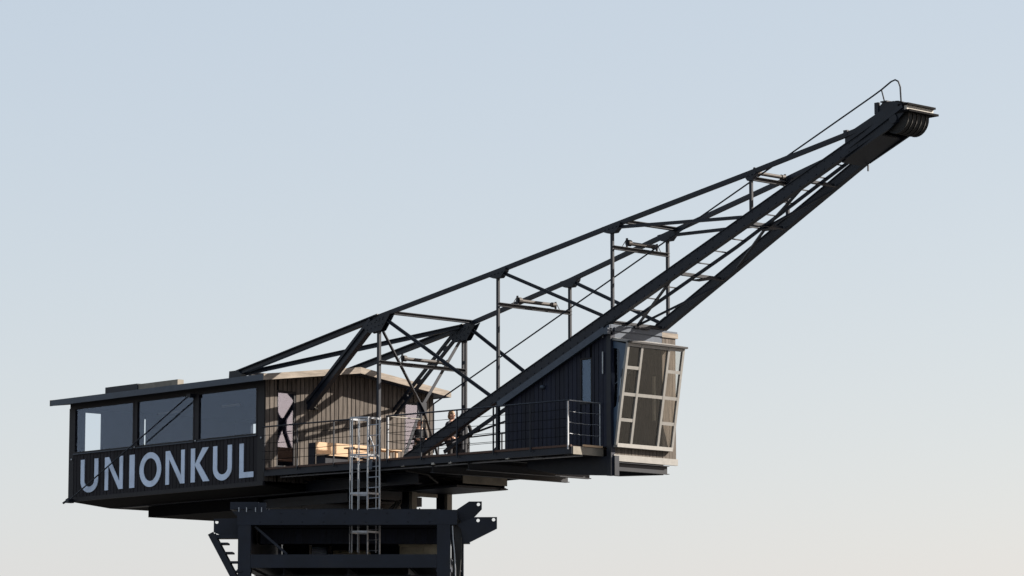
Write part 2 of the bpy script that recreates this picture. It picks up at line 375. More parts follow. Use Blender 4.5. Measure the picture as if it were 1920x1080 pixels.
# letters: own outlines, pale plates 12 mm proud of the boards
LZ0, LZ1 = 8.95, 9.91; LH = LZ1 - LZ0; SW = .182
def arcpts(cx, cz, rx, rz, a0, a1, n=14):
    return [(cx + rx*math.cos(R(a0+(a1-a0)*k/n)), cz + rz*math.sin(R(a0+(a1-a0)*k/n))) for k in range(n+1)]
def strip(outer, inner):                            # two equally long outlines -> quads
    mb = MB(); n = len(outer)
    y0, y1 = -.030, -.012
    vs = [(x, y0, z) for x, z in outer] + [(x, y0, z) for x, z in inner] + [(x, y1, z) for x, z in outer] + [(x, y1, z) for x, z in inner]
    fs = []
    for i in range(n-1):
        fs += [(i, i+1, n+i+1, n+i), (2*n+i, 3*n+i, 3*n+i+1, 2*n+i+1), (i, 2*n+i, 2*n+i+1, i+1), (n+i, n+i+1, 3*n+i+1, 3*n+i)]
    fs += [(0, n, 3*n, 2*n), (n-1, 3*n-1, 4*n-1, 2*n-1)]
    return mb.add(vs, fs)
def flat(*polys):
    mb = MB()
    for i, p in enumerate(polys): mb.prism([(x, -.030 - .0006*i, z) for x, z in p], (0, .018, 0))
    return mb
def L_I(x0, x1): return flat([(x0,LZ0),(x1,LZ0),(x1,LZ1),(x0,LZ1)])
def L_N(x0, x1):
    s = SW*.88
    return flat([(x0,LZ0),(x0+s,LZ0),(x0+s,LZ1-.001),(x0,LZ1-.001)], [(x1-s,LZ0),(x1,LZ0),(x1,LZ1-.001),(x1-s,LZ1-.001)],
                [(x0,LZ1),(x0+s*1.2,LZ1),(x1,LZ0+.001),(x1-s*1.2,LZ0+.001)])
def L_U(x0, x1):
    cx = (x0+x1)/2; rx = (x1-x0)/2; cz = LZ0 + rx*.86 - .03; rz = cz - LZ0 + .02
    out = [(x0, LZ1)] + arcpts(cx, cz, rx, rz, 180, 360) + [(x1, LZ1)]
    inn = [(x0+SW, LZ1)] + arcpts(cx, cz, rx-SW, rz-.17, 180, 360) + [(x1-SW, LZ1)]
    return strip(out, inn)
def L_O(x0, x1):
    cx, cz = (x0+x1)/2, (LZ0+LZ1)/2
    return strip(arcpts(cx, cz, (x1-x0)/2, LH/2+.02, 0, 360, 36), arcpts(cx, cz, (x1-x0)/2-SW*1.05, LH/2-.15, 0, 360, 36))
def L_K(x0, x1):
    m = (LZ0+LZ1)/2; s = SW
    return flat([(x0,LZ0),(x0+s,LZ0),(x0+s,LZ1),(x0,LZ1)], [(x1-.30,LZ1),(x1-.02,LZ1),(x0+s+.20,m+.04),(x0+s-.02,m-.01)],
                [(x1-.26,LZ0),(x1+.02,LZ0),(x0+s+.20,m+.06),(x0+s-.02,m+.03)])
def L_L(x0, x1): return flat([(x0,LZ0),(x0+SW,LZ0),(x0+SW,LZ1),(x0,LZ1)], [(x0+SW-.005,LZ0+.001),(x1,LZ0+.001),(x1,LZ0+.155),(x0+SW-.005,LZ0+.155)])
for fn, a, b, t in ((L_U,-8.51,-7.65,'U'),(L_N,-7.32,-6.45,'N'),(L_I,-6.13,-5.89,'I'),(L_O,-5.65,-4.63,'O'),(L_N,-4.42,-3.54,'N'),(L_K,-3.25,-2.42,'K'),(L_U,-2.24,-1.40,'U'),(L_L,-1.06,-.44,'L')):
    hb('letter', fn(a, b), 'letter', label='white painted sky-tinted capital letter ' + t)
hb('tie_rod', MB().tube([(-3.20,-.16,11.41),(-8.93,-.16,8.71)], .021, 8), 'steel')
hb('tie_rod_eye', MB().box((-3.28,-.2,11.36),(-3.1,.0,11.46)), 'steel'); hb('tie_rod_eye', MB().box((-9.0,-.2,8.66),(-8.85,.0,8.78)), 'steel')

# gable wall facing the boom: boards around two doors
D = [(.47, 1.04, 9.27, 11.30), (5.19, 5.74, 9.27, 11.30)]
def gtop(y): return roofz(y) + .01
bw = .1565
for k in range(40):
    y0, y1 = k*bw+.015, (k+1)*bw-.015; d = random.uniform(0, .008)
    segs = [(ZB+.02, None)]
    for a, b, z0, z1 in D:
        if y0 < b+.05 and y1 > a-.05:
            if y0 < a-.06: y1 = min(y1, a-.06)
            elif y1 > b+.06: y0 = max(y0, b+.06)
            else: segs = [(ZB+.02, z0-.06), (z1+.06, None)]
    for za, zb_ in segs:
        if zb_ is None:
            m = MB().add([(0,y0,za),(0,y1,za),(0,y1,gtop(y1)),(0,y0,gtop(y0)),(.022+d,y0,za),(.022+d,y1,za),(.022+d,y1,gtop(y1)),(.022+d,y0,gtop(y0))],
                         [(0,3,2,1),(4,5,6,7),(0,1,5,4),(1,2,6,5),(2,3,7,6),(3,0,4,7)])
        else: m = MB().box((0,y0,za),(.022+d,y1,zb_))
        hb('board', m, 'boardg')
for a, b, c in ((.05,.41,ZB), (1.10,5.13,ZB), (5.80,6.21,ZB)):
    pts = [(-.09,a,c),(-.09,b,c),(-.09,b,gtop(b))] + ([(-.09,RY,gtop(RY))] if a < RY < b else []) + [(-.09,a,gtop(a))]
    hb('lining', MB().prism(pts, (.085,0,0)), 'backing')
for a, b, z0, z1 in D:
    hb('lining', MB().box((-.09, a-.06, z1+.07), (-.005, b+.06, 11.62)), 'backing')
    dr = hb('door', MB().box((-.030, a, z0), (-.012, b, z1)), 'mglass')
    fr = MB().box((-.06, a-.055, z0-.05), (.012, a, z1+.05)).box((-.06, b, z0-.05), (.012, b+.055, z1+.05)).box((-.06, a, z1), (.012, b, z1+.05)).box((-.06, a, z0-.05), (.012, b, z0))
    obj('frame', fr, 'trim', dr)
    obj('handle', MB().bar((.0, b-.08, 10.25), (.05, b-.08, 10.25), .02).bar((.05, b-.08, 10.25), (.05, b-.2, 10.25), .02), 'galv', dr)
    obj('threshold', MB().box((.03, a-.1, 9.175), (.30, b+.1, 9.24)), 'white', dr)
wl = hb('wall_lamp', MB().box((.03, 1.72, 10.90), (.09, 1.80, 10.95)), 'trim'); obj('shade', MB().prism([(.09,1.71,10.97),(.09,1.81,10.97),(.15,1.81,10.92),(.15,1.71,10.92)], (.006,0,-.012)), 'beige', wl)

# far side and rear walls with openings that let the sky through
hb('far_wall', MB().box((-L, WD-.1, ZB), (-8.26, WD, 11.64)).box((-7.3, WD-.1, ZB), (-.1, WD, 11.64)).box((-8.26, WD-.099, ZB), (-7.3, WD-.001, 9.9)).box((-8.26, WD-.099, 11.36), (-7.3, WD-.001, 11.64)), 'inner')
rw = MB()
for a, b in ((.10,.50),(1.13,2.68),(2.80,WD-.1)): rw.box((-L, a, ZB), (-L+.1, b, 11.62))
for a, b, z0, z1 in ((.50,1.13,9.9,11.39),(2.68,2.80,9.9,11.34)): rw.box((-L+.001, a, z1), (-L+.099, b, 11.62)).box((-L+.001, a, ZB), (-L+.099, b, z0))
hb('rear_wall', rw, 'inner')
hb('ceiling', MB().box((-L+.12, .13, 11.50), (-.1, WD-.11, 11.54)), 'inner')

# roof: two slopes, fascias, hatch
rf = hb('roof', MB().prism([(-9.50,-.42,roofz(-.42)),(-9.50,RY,RZ),(-9.50,6.47,roofz(6.47)),(-9.50,6.47,roofz(6.47)+.10),(-9.50,RY,RZ+.11),(-9.50,-.42,roofz(-.42)+.10)], (9.98,0,0)), 'zinc')
obj('eave_fascia', MB().box((-9.52, -.46, 11.545), (.48, -.423, 11.715)), 'zinc', rf)
obj('eave_fascia', MB().box((-9.52, 6.473, 11.545), (.48, 6.50, 11.715)), 'zinc', rf)
for xx in (.482, -9.522):
    obj('rake_fascia', MB().prism([(xx,-.46,11.545),(xx,RY,RZ-.03),(xx,RY,RZ+.145),(xx,-.46,11.72)], (.035,0,0)), 'rake', rf)
    obj('rake_fascia', MB().prism([(xx,RY+.002,RZ-.03),(xx,6.50,11.545),(xx,6.50,11.72),(xx,RY+.002,RZ+.145)], (.035,0,0)), 'rake', rf)
zs = roofz(.6)+.10
obj('roof_hatch', MB().box((-8.15, .55, zs-.1), (-6.58, .82, zs+.27)), 'steel', rf)
obj('roof_hatch', MB().box((-6.576, .58, zs-.1), (-4.70, .80, zs+.25)), 'beige', rf)
for k in range(14):
    x = -9.1 + k*.7
    obj('roof_seam', MB().bar((x, -.42, roofz(-.42)+.115), (x, RY, RZ+.125), .03, .03), 'zinc', rf)

# ------------------------------------------------------------------ terrace deck
def ey(x): return -.02 + .089*x                      # near edge
def fy(x): return WD - ey(x)                         # far edge
dk = thing('terrace_deck', 'brown plank terrace in front of the gable with black steel edge', 'deck', (5.5, WD/2, 8.95))
pw = .145
for k in range(76):
    x0 = .055 + k*pw; x1 = x0+pw-.012
    y = ey(x0)+.055; e = WD-y if x0 < 7.6 else 4.2
    obj('plank', MB().add([(x0,y,9.135),(x1,y+.012,9.135),(x1,e-.012,9.135),(x0,e,9.135),(x0,y,9.168),(x1,y+.012,9.168),(x1,e-.012,9.168),(x0,e,9.168)],
        [(0,3,2,1),(4,5,6,7),(0,1,5,4),(1,2,6,5),(2,3,7,6),(3,0,4,7)]), 'deckw', dk)
obj('edge_beam', MB().channel((.03,ey(0),9.04), (11.15,ey(11.15),9.04), .07, .19, .012, -1), 'base', dk)
obj('edge_beam', MB().channel((.03,fy(0),9.04), (7.7,fy(7.7),9.04), .07, .19, .012, 1), 'base', dk)
obj('edge_board', MB().bar((.05,ey(0)-.018,9.145), (11.15,ey(11.15)-.018,9.145), .03, .055), 'deckw', dk)
obj('end_plate', MB().box((11.12, ey(11.1)+.05, 8.93), (11.16, 2.10, 9.132)), 'beige', dk)
for x in (1.2, 2.6, 4.2, 5.6, 7.0, 8.4, 9.8, 10.9):
    obj('joist', MB().ibeam((x, ey(x)+.08, 9.03), (x, fy(x)-.08 if x < 7.6 else 4.2, 9.03), .1, .2, .012), 'steel', dk)
obj('step_light', MB().box((11.161, 1.35, 9.14), (11.19, 2.05, 9.19)), 'ply', dk)

# ------------------------------------------------------------------ railing
def railing(label, pts, posts, wires, base=9.17, top=10.30, gal=()):
    rl = thing('railing', label, 'railing', (pts[0][0], pts[0][1], base))
    a, b = Vector(pts[0]), Vector(pts[1])
    def P(t, z): q = a + (b-a)*t; return (q.x, q.y, z)
    obj('top_rail', MB().pipe([P(0,top), P(.5,top), P(1,top)], .017 if gal in ('all', (.02,)) else .021), 'galv' if gal == 'all' else ('beige' if gal == (.02,) else 'steel'), rl)
    for t in posts:
        q = P(t, 0); d = (b-a).normalized()
        obj('post', MB().bar((q[0],q[1],base-.12),(q[0],q[1],top-.02), .03 if gal in ('all', (.02,)) else .036, .03), 'galv' if (gal == 'all' or t in gal) else 'steel', rl)
    for i in range(wires):
        z = base + (top-base)*(i+1)/(wires+1)
        pts_ = [P(k/12, z - .012*math.sin(math.pi*((k/12*max(1,len(posts)-1)) % 1)) + random.uniform(-.006,.006)) for k in range(13)]
        obj('wire', MB().pipe(pts_, .008, 5), 'galv' if gal == 'all' else 'backing', rl)
    return rl
railing('long wire railing along the terrace edge beside the caged ladder', [(.02,ey(0)-.06,0),(4.12,ey(4.1)-.06,0)], (.02,.33,.67,.995), 4)
railing('long wire railing on the terrace edge passing the boom foot and cabin', [(4.72,ey(4.7)-.06,0),(11.10,ey(11.1)-.06,0)], (.005,.20,.40,.60,.80,.998), 4, gal=(.998,))
railing('short wire railing across the end of the walkway by the cabin front', [(11.10,ey(11.1)-.03,0),(11.10,2.08,0)], (.97,), 3, gal='all')
railing('short bright guard rail beside the top of the caged ladder', [(4.70,ey(4.7)+.0,0),(4.70,1.75,0)], (.02,.97), 4, gal=(.02,))
railing('wire railing along the back edge of the terrace', [(.1,fy(.1)+.05,0),(7.7,fy(7.7)+.05,0)], (.01,.2,.4,.6,.8,.99), 4)

# ------------------------------------------------------------------ caged access ladder
ld = thing('caged_ladder', 'galvanised caged ladder climbing to the terrace', 'ladder', (4.4, .2, 6.3))
LX0, LX1, LY = 4.08, 4.57, .25
for x in (LX0, LX1): obj('stringer', MB().bar((x, LY, 6.3), (x, LY, 10.28), .025, .05), 'galv', ld)
r0 = None
for k in range(14):
    z = 6.45 + k*.28
    if r0 is None: r0 = obj('rung', MB().tube([(LX0,LY,z),(LX1,LY,z)], .014, 6), 'galv', ld)
    else: inst('rung', r0, ((LX0+LX1)/2, LY, z), ld)
hoop = [(LX0,LY),(LX0-.10,LY-.22),(LX0-.08,LY-.50),(LX0+.08,LY-.70),(LX0+.25,LY-.76),(LX1-.08,LY-.70),(LX1+.08,LY-.50),(LX1+.10,LY-.22),(LX1,LY)]
for z in (7.20, 8.22, 9.24, 10.23):
    m = MB()
    for i in range(len(hoop)-1):
        a, b = hoop[i], hoop[i+1]; m.bar((a[0],a[1],z), (b[0],b[1],z), .008, .05)
    obj('hoop', m, 'galv', ld)
for i in (1, 2, 3, 4, 5, 6, 7):
    x, y = hoop[i]; obj('cage_bar', MB().bar((x,y+.006,6.65), (x,y+.006,10.26), .024, .008, (0,1,0)), 'galv', ld)
obj('cranked_handrail', MB().pipe([(LX0-.02,LY+.03,10.25),(LX0-.02,LY+.03,9.9),(LX0+.14,LY+.1,9.5),(LX0+.14,LY+.1,9.1)], .018), 'galv', ld)
obj('gate_plate', MB().box((LX0+.02, LY-.03, 8.9), (LX0+.20, LY-.01, 9.15)), 'zinc', ld)

# ------------------------------------------------------------------ boom
SLP = .4545; K = .077
def zc(x): return 9.26 + SLP*(x-4.28)
def yn(x): return 1.55 + K*max(0, x-4.2)
def yf(x): return 4.72 - K*max(0, x-4.2)
def NP(x, z): return Vector((x, yn(x), z))
def FP(x, z): return Vector((x, yf(x), z))
bo = thing('crane_boom', 'long black steel lattice boom rising past the cabin to a sheave head', 'crane boom', (4.28, WD/2, 9.17))
def bb(name, mb, m='steel', par=None, **k): return obj(name, mb, m, par or bo, **k)
AXX = 3.02; N = [7.52, 11.50, 16.04]; NZ = [14.06, 14.86, 15.73]; AZ = 13.24
TIP = 19.35; TZ = 16.40
def plate(pts, y, t=.03): return MB().prism([(x, y-t/2, z) for x, z in pts], (0, t, 0))
for sgn, Q, Y in ((-1, NP, yn), (1, FP, yf)):
    ch = bb('lower_chord', MB().bar(Q(4.15, zc(4.15)), Q(19.9, zc(19.9)), .11, .28 if sgn < 0 else .25))
    for dz in ((.150, -.150) if sgn < 0 else (.135, -.135)): obj('flange', MB().bar(Q(4.15, zc(4.15)+dz), Q(19.9, zc(19.9)+dz), .16, .02), 'steel', ch)
    up = [(AXX, AZ)] + list(zip(N, NZ)) + [(TIP, TZ)]
    for (x0, z0), (x1, z1) in zip(up, up[1:]):
        bb('upper_chord', MB().bar(Q(x0, z0), Q(x1, z1), .085, .118))
    # posts
    for x, z in zip(N, NZ):
        bb('post', MB().bar(Q(x, zc(x)+.1), Q(x, z), .085, .06, (0,1,0)))
    if sgn < 0: bb('column', MB().bar(Q(AXX, 9.0), Q(AXX, AZ), .09, .08, (0,1,0)))
    for dx in (-.06, .06) if sgn > 0 else ():
        bb('column', MB().bar(Q(AXX+dx, 9.0), Q(AXX+dx, AZ), .06, .06, (0,1,0)))
    for k in range(6 if sgn > 0 else 0): bb('batten', MB().box((AXX-.05, Y(3)-.025, 9.7+k*.62), (AXX+.05, Y(3)+.025, 9.78+k*.62)))
    # back stays to the house roof, legs to the gable
    bb('back_stay', MB().ibeam(Q(AXX, AZ), Q(-3.2, 12.16), .15, .16, .03))
    bb('stay_foot', MB().prism([(-3.42,Y(0)-.1,12.24),(-3.05,Y(0)-.1,12.24),(-2.85,Y(0)-.1,12.12),(-2.95,Y(0)-.1,11.85),(-3.45,Y(0)-.1,11.85)], (0,.2,0)))
    if sgn < 0:
        bb('leg', MB().ibeam(Q(AXX-.25, AZ-.12), Q(.02, 10.98), .17, .27, .08))
    else:
        for o in (-.085, .085):
            n = Vector((2.2, 0, -2.75)).normalized()
            bb('leg', MB().bar(Q(AXX-.25, AZ-.12)+n*o, Q(.02, 10.98)+n*o, .07, .085))
        for t in (.2, .4, .6, .8): 
            c = Q(AXX-.25, AZ-.12).lerp(Q(.02, 10.98), t); bb('batten', MB().bar(c+Vector((.07,0,.06)), c-Vector((.07,0,.06)), .05, .2))
    # web diagonals
    bb('diagonal', MB().angle(Q(AXX+.2, AZ-.08), Q(7.25, zc(7.25)+.12), .08, .015))
    bb('diagonal', MB().angle(Q(N[0]+.1, NZ[0]-.06), Q(11.15, zc(11.15)+.15), .08, .015))
    bb('diagonal', MB().angle(Q(N[1]+.1, NZ[1]-.09), Q(15.75, zc(15.75)+.12), .09, .02))
    # gussets
    for o in (-.08, .08):
        y = Y(AXX)+o
        bb('gusset_plate', plate([(2.50,13.06),(3.58,13.30),(3.46,13.14),(3.20,12.84),(2.72,12.80),(2.50,12.93)], y, .02))
    for x, z in zip(N[:2], NZ):
        bb('gusset_plate', plate([(x-.30,z-.13),(x-.3,z-.0),(x+.36,z+.06),(x+.33,z-.03),(x+.16,z-.19),(x-.10,z-.19)], Y(x), .15))
    bb('gusset_plate', plate([(N[2]-.16,NZ[2]-.1),(N[2]+.2,NZ[2]+.0),(N[2]+.08,NZ[2]-.2),(N[2]-.08,NZ[2]-.2)], Y(N[2]), .12))
    for x in (7.3, 11.3, 15.9):
        bb('gusset_plate', plate([(x-.3,zc(x)-.10),(x+.3,zc(x)+.24),(x+.12,zc(x)+.25),(x-.22,zc(x)+.08)], Y(x)-.04*sgn, .012))
# stay from the near roof foot across to the far node, roof strut
bb('cross_stay', MB().ibeam((-3.0, yn(0)+.05, 12.14), (AXX-.1, yf(0)-.1, AZ-.02), .13, .12, .025))
bb('roof_strut', MB().ibeam((-2.85, yn(0)+.1, 12.15), (-2.85, yf(0)-.1, 12.15), .10, .10, .02))
# cross struts with rope guide rollers
RX = [(AXX, 11.98, AZ), (N[0], 13.17, NZ[0]), (N[1], 14.30, NZ[1]), (N[2], 15.58, NZ[2])]
for i, (x, z, zt) in enumerate(RX):
    a, b = yn(x), yf(x); wdt = b-a
    bb('cross_strut', MB().channel((x, a, z), (x, b, z), .09, .10, .012, 1))
    if i in (0, 2): bb('top_strut', MB().ibeam((x+.35, a+.08, zt+.09), (x+.35, b-.08, zt+.09), .14, .09, .015))
    ra, rb = a + wdt*(.28 if i < 3 else .12), a + wdt*(.78 if i < 3 else .9)
    ro = bb('guide_roller', MB().pipe([(x, ra, z+.17), (x, rb, z+.17)], .05, 12), 'rust', smooth=False)
    obj('roller_flange', MB().pipe([(x, ra-.02, z+.18), (x, ra+.09, z+.18)], .085, 12), 'rust', ro)
    obj('roller_flange', MB().pipe([(x, rb-.10, z+.17), (x, rb+.03, z+.17)], .068, 12), 'rust', ro)
    obj('bracket', MB().box((x-.03, ra-.05, z+.05), (x+.03, ra-.025, z+.3)), 'steel', ro)
    obj('bracket', MB().box((x-.03, rb+.035, z+.05), (x+.03, rb+.06, z+.26)), 'steel', ro)
    obj('bracket', MB().bar((x, ra-.03, z+.3), (x, ra-.22, z+.05), .015), 'steel', ro)
    obj('bracket', MB().bar((x, rb+.05, z+.26), (x, rb+.2, z+.05), .015), 'steel', ro)
# sway bracing between the two tall columns
mid = Vector((AXX, WD/2, 10.78))
bb('sway_brace', MB().angle((AXX, yn(3)+.1, AZ-.42), mid, .09, .015)); bb('sway_brace', MB().angle((AXX, yf(3)-.1, AZ-.42), mid, .09, .015))
bb('sway_brace', MB().angle(mid, (AXX, yn(3)+.9, 9.2), .09, .015)); bb('sway_brace', MB().angle(mid, (AXX, yf(3)-.9, 9.2), .09, .015))
bb('gusset_plate', MB().box((AXX-.02, WD/2-.16, 10.62), (AXX+.02, WD/2+.16, 10.98)))
# bottom bracing between the lower chords
def MC(x): return Vector((x, WD/2, zc(x)-.12))
for x in (11.35, 13.65, 15.95, 17.8):
    bb('bottom_strut', MB().angle((x, yn(x)+.1, zc(x)-.14), (x, yf(x)-.1, zc(x)-.14), .10, .015))
for a, b in ((MC(11.4), NP(13.5, zc(13.5)-.12)), (MC(11.4), FP(13.4, zc(13.4)-.12)), (FP(14.1, zc(14.1)-.1), MC(15.9)), (MC(15.95), FP(17.7, zc(17.7)-.12)), (MC(15.95), NP(17.7, zc(17.7)-.12)),
             (NP(5.0, zc(5)-.12), FP(8.4, zc(8.4)-.12)), (FP(5.0, zc(5)-.12), NP(8.4, zc(8.4)-.12))):
    bb('bottom_brace', MB().bar(a, b, .06, .05))
bb('node_plate', MB().box((11.2, WD/2-.28, zc(11.35)-.20), (11.6, WD/2+.28, zc(11.35)-.17)))
for x in (13.65, 15.95):
    bb('node_plate', MB().box((x-.2, WD/2-.15, zc(x)-.19), (x+.2, WD/2+.15, zc(x)-.17)))
# catwalk on the boom: one free stringer, rungs, handrail
def CW(x, dy, dz): return Vector((x, yn(x)+dy, zc(x)+dz))
cw_y = lambda x: .66 if x < 15 else .66 - (x-15)*.075
bb('catwalk_stringer', MB().bar(CW(11.0,.66,-.10), CW(15,.66,-.10), .05, .08)); bb('catwalk_stringer', MB().bar(CW(15,.66,-.10), CW(19.4,cw_y(19.4),-.10), .05, .08))
bb('catwalk_stringer', MB().bar(CW(4.9,.66,-.10), CW(11.0,.66,-.10), .05, .10))
for Q in (NP, FP):
    bb('lower_post', MB().bar(Q(7.52, 9.17), Q(7.52, zc(7.52)-.14), .085, .09, (0,1,0)))
    bb('knee_plate', MB().prism([Q(7.15, 9.172), Q(7.47, 9.172), Q(7.47, 9.42)], (0, .03, 0)))
for k in range(15):
    x = 11.4 + k*.55
    bb('catwalk_rung', MB().bar(CW(x,.1,-.08), CW(x,cw_y(x)-.03,-.08), .03, .03))
hr = [Vector((4.85, 1.92, 10.73))] + [Vector((4.85,1.92,10.73)).lerp(Vector((19.95,3.15,17.48)), t) for t in (.25,.5,.75,.97)]
hr += [Vector((19.73,3.15,17.40)), Vector((20.02,3.17,17.56)), Vector((20.14,3.18,17.59)), Vector((20.23,3.19,17.54)), Vector((20.28,3.2,17.40)), Vector((20.30,3.2,17.05)), Vector((20.3,3.2,16.75))]
bb('handrail', MB().pipe(hr, .021), 'steel')
bb('handrail_post', MB().pipe([(19.73,3.15,17.40),(19.90,3.18,16.75)], .017), 'steel')
bb('handrail_post', MB().pipe([(4.85,1.92,10.73),(4.85,1.92,9.4)], .021), 'steel')

# boom head: cheek plates, cover, sheaves and end beam
def HZ(x): return zc(x)
HY0, HY1 = 2.70, 3.58
for y in (HY0, HY1):
    bb('cheek_plate', plate([(18.95,HZ(18.95)+.40),(20.35,HZ(20.35)+.30),(20.83,HZ(20.83)+.05),(20.83,HZ(20.83)-.14),(20.4,HZ(20.4)-.28),(18.95,HZ(18.95)-.20)], y, .05))
    bb('cheek_rib', MB().bar((19.0,y-.04 if y<3 else y+.04,HZ(19.0)+.02),(20.8,y-.04 if y<3 else y+.04,HZ(20.8)+.02), .05, .09))
bb('bottom_cover', MB().prism([(18.8,HY0+.03,HZ(18.8)-.19),(20.0,HY0+.03,HZ(20.0)-.21),(20.0,HY0+.03,HZ(20.0)-.17),(18.8,HY0+.03,HZ(18.8)-.15)], (0,HY1-HY0-.06,0)))
bb('top_cover', MB().prism([(18.93,HY0+.03,HZ(18.93)+.36),(20.2,HY0+.03,HZ(20.2)+.28),(20.2,HY0+.03,HZ(20.2)+.24),(18.93,HY0+.03,HZ(18.93)+.32)], (0,HY1-HY0-.06,0)))
bb('end_beam', MB().box((20.84, HY0-.03, 16.69), (20.92, HY1+.08, 16.80)), 'white')
bb('end_beam_flange', MB().box((20.66, HY0-.06, 16.802), (20.98, HY1+.10, 16.85)), 'backing')
bb('end_beam_flange', MB().box((20.60, HY0-.06, 16.64), (21.02, HY1+.16, 16.688)), 'backing')
bb('head_hump', MB().prism([(19.75,HY0+.05,HZ(19.75)+.3),(19.95,HY0+.05,16.86),(20.1,HY0+.05,16.98),(20.45,HY0+.05,16.97),(20.75,HY0+.05,16.86),(20.3,HY0+.05,16.6)], (0,.5,0)))
bb('bracket_box', MB().box((19.86,HY0+.02,16.72),(19.98,HY0+.10,17.0)).box((20.05,HY0+.02,16.98),(20.25,HY0+.3,17.01)))
shv = None
def wheel(cx, cz, y, r, n=28):
    mb = MB(); prof = [(r*.25,-.05),(r*.25,.05),(r*.85,.025),(r,.06),(r*.93,0),(r,-.06),(r*.85,-.025)]
    m = len(prof); vs = []; fs = []
    for k in range(n):
        a = 2*math.pi*k/n
        for p, q in prof: vs.append((cx+p*math.cos(a), y+q, cz+p*math.sin(a)))
    for k in range(n):
        for i in range(m):
            a, b = k*m+i, k*m+(i+1)%m; c, d = ((k+1)%n)*m+i, ((k+1)%n)*m+(i+1)%m
            fs.append((a, b, d, c))
    return mb.add(vs, fs)
for y in (2.82, 2.98, 3.14, 3.30, 3.46):
    if shv is None: shv = bb('sheave', wheel(20.50, 16.57, y, .40), 'rubber')
    else: inst('sheave', shv, (20.50, y, 16.57), bo)
bb('axle', MB().pipe([(20.50,HY0-.06,16.52),(20.50,HY1+.06,16.52)], .12, 14))
bb('limit_switch', MB().box((18.93,HY0-.06,HZ(18.93)+.40),(19.05,HY0+.02,HZ(18.93)+.52)))
bb('stub_bolt', MB().bar((18.9,HY1,HZ(18.9)-.2),(18.9,HY1,HZ(18.9)-.36), .03))

# ------------------------------------------------------------------ operator's cabin under the boom
cn = thing('operator_cabin', 'blue black boarded cabin under the boom with a leaning glazed front', 'cabin', (9.6, 3.2, 9.17))
def kb(name, mb, m, par=None, **k): return obj(name, mb, m, par or cn, **k)
CX0, CX1 = 7.78, 11.34
def cy(x): return yn(x) - .02                        # near wall face
def ct(x): return zc(x) - .34                        # top of the wall
nb = 24; bw = (CX1-CX0)/nb
wx0, wx1, wz0, wz1 = 10.46, 10.78, 10.36, 11.46
for k in range(nb):
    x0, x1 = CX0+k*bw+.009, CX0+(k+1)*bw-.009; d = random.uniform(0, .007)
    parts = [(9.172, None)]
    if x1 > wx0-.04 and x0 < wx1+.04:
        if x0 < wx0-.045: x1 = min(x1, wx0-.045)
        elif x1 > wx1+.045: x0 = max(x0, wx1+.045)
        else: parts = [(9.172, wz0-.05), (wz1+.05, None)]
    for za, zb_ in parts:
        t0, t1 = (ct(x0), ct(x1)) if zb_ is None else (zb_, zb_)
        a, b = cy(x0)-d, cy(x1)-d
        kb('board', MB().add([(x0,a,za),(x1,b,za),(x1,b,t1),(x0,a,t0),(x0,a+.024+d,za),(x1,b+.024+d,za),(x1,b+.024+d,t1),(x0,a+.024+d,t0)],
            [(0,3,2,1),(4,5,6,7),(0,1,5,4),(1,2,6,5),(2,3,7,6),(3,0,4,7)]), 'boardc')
def nearpanel(xa, xb, za, zb0, zb1, o0, o1):
    return MB().add([(xa,cy(xa)+o0,za),(xb,cy(xb)+o0,za),(xb,cy(xb)+o0,zb1),(xa,cy(xa)+o0,zb0),(xa,cy(xa)+o1,za),(xb,cy(xb)+o1,za),(xb,cy(xb)+o1,zb1),(xa,cy(xa)+o1,zb0)],
        [(0,3,2,1),(4,5,6,7),(0,1,5,4),(1,2,6,5),(2,3,7,6),(3,0,4,7)])
kb('lining', nearpanel(CX0, wx0-.045, 9.172, ct(CX0), ct(wx0), .026, .08), 'backing')
kb('lining', nearpanel(wx1+.045, CX1, 9.172, ct(wx1), ct(CX1), .026, .08), 'backing')
kb('lining', nearpanel(wx0-.044, wx1+.044, 9.172, wz0-.05, wz0-.05, .026, .08), 'backing'); kb('lining', nearpanel(wx0-.044, wx1+.044, wz1+.05, ct(wx0), ct(wx1), .026, .08), 'backing')
sw = kb('window', nearpanel(wx0, wx1, wz0, wz1, wz1, .01, .016), 'cglass')
f = nearpanel(wx0-.04, wx0, wz0-.045, wz1+.045, wz1+.045, -.012, .05)
for a in ((wx1, wx1+.04, wz0-.045, wz1+.045), (wx0, wx1, wz0-.045, wz0), (wx0, wx1, wz1, wz1+.045)):
    q = nearpanel(a[0], a[1], a[2], a[3], a[3], -.012, .05); f.add(q.v, q.f)
obj('frame', f, 'trim', sw)
kb('wall_lamp', MB().ball((9.15, cy(9.15)-.05, 10.85), .07, .07, .06), 'zinc')
kb('roof', MB().prism([(CX0-.1,cy(CX0)-.10,ct(CX0-.1)-.02),(11.50,cy(11.5)-.10,ct(11.50)-.02),(11.50,4.50,ct(11.50)-.02),(CX0-.1,WD-cy(CX0)+.05,ct(CX0-.1)-.02)], (0,0,.12)), 'zinc')
kb('roof_fascia', MB().sweep((CX0-.12,cy(CX0)-.13,ct(CX0-.12)+.03),(11.36,cy(11.36)-.13,ct(11.36)+.03), [(-.02,-.085),(.02,-.085),(.02,.085),(-.02,.085)]), 'zinc')
kb('roof_end_cap', MB().box((11.36, cy(11.4)-.16, ct(11.36)-.09), (11.50, cy(11.4)+.02, ct(11.36)+.07)), 'zinc')
kb('corner_post', MB().box((11.345, cy(11.4)-.03, 8.42), (11.50, cy(11.4)+.10, ct(11.4)-.03)), 'boardc')
kb('corner_post', MB().box((11.343, cy(11.4)-.05, 8.42), (11.50, cy(11.4)-.032, zc(11.4)-.2)), 'steel')
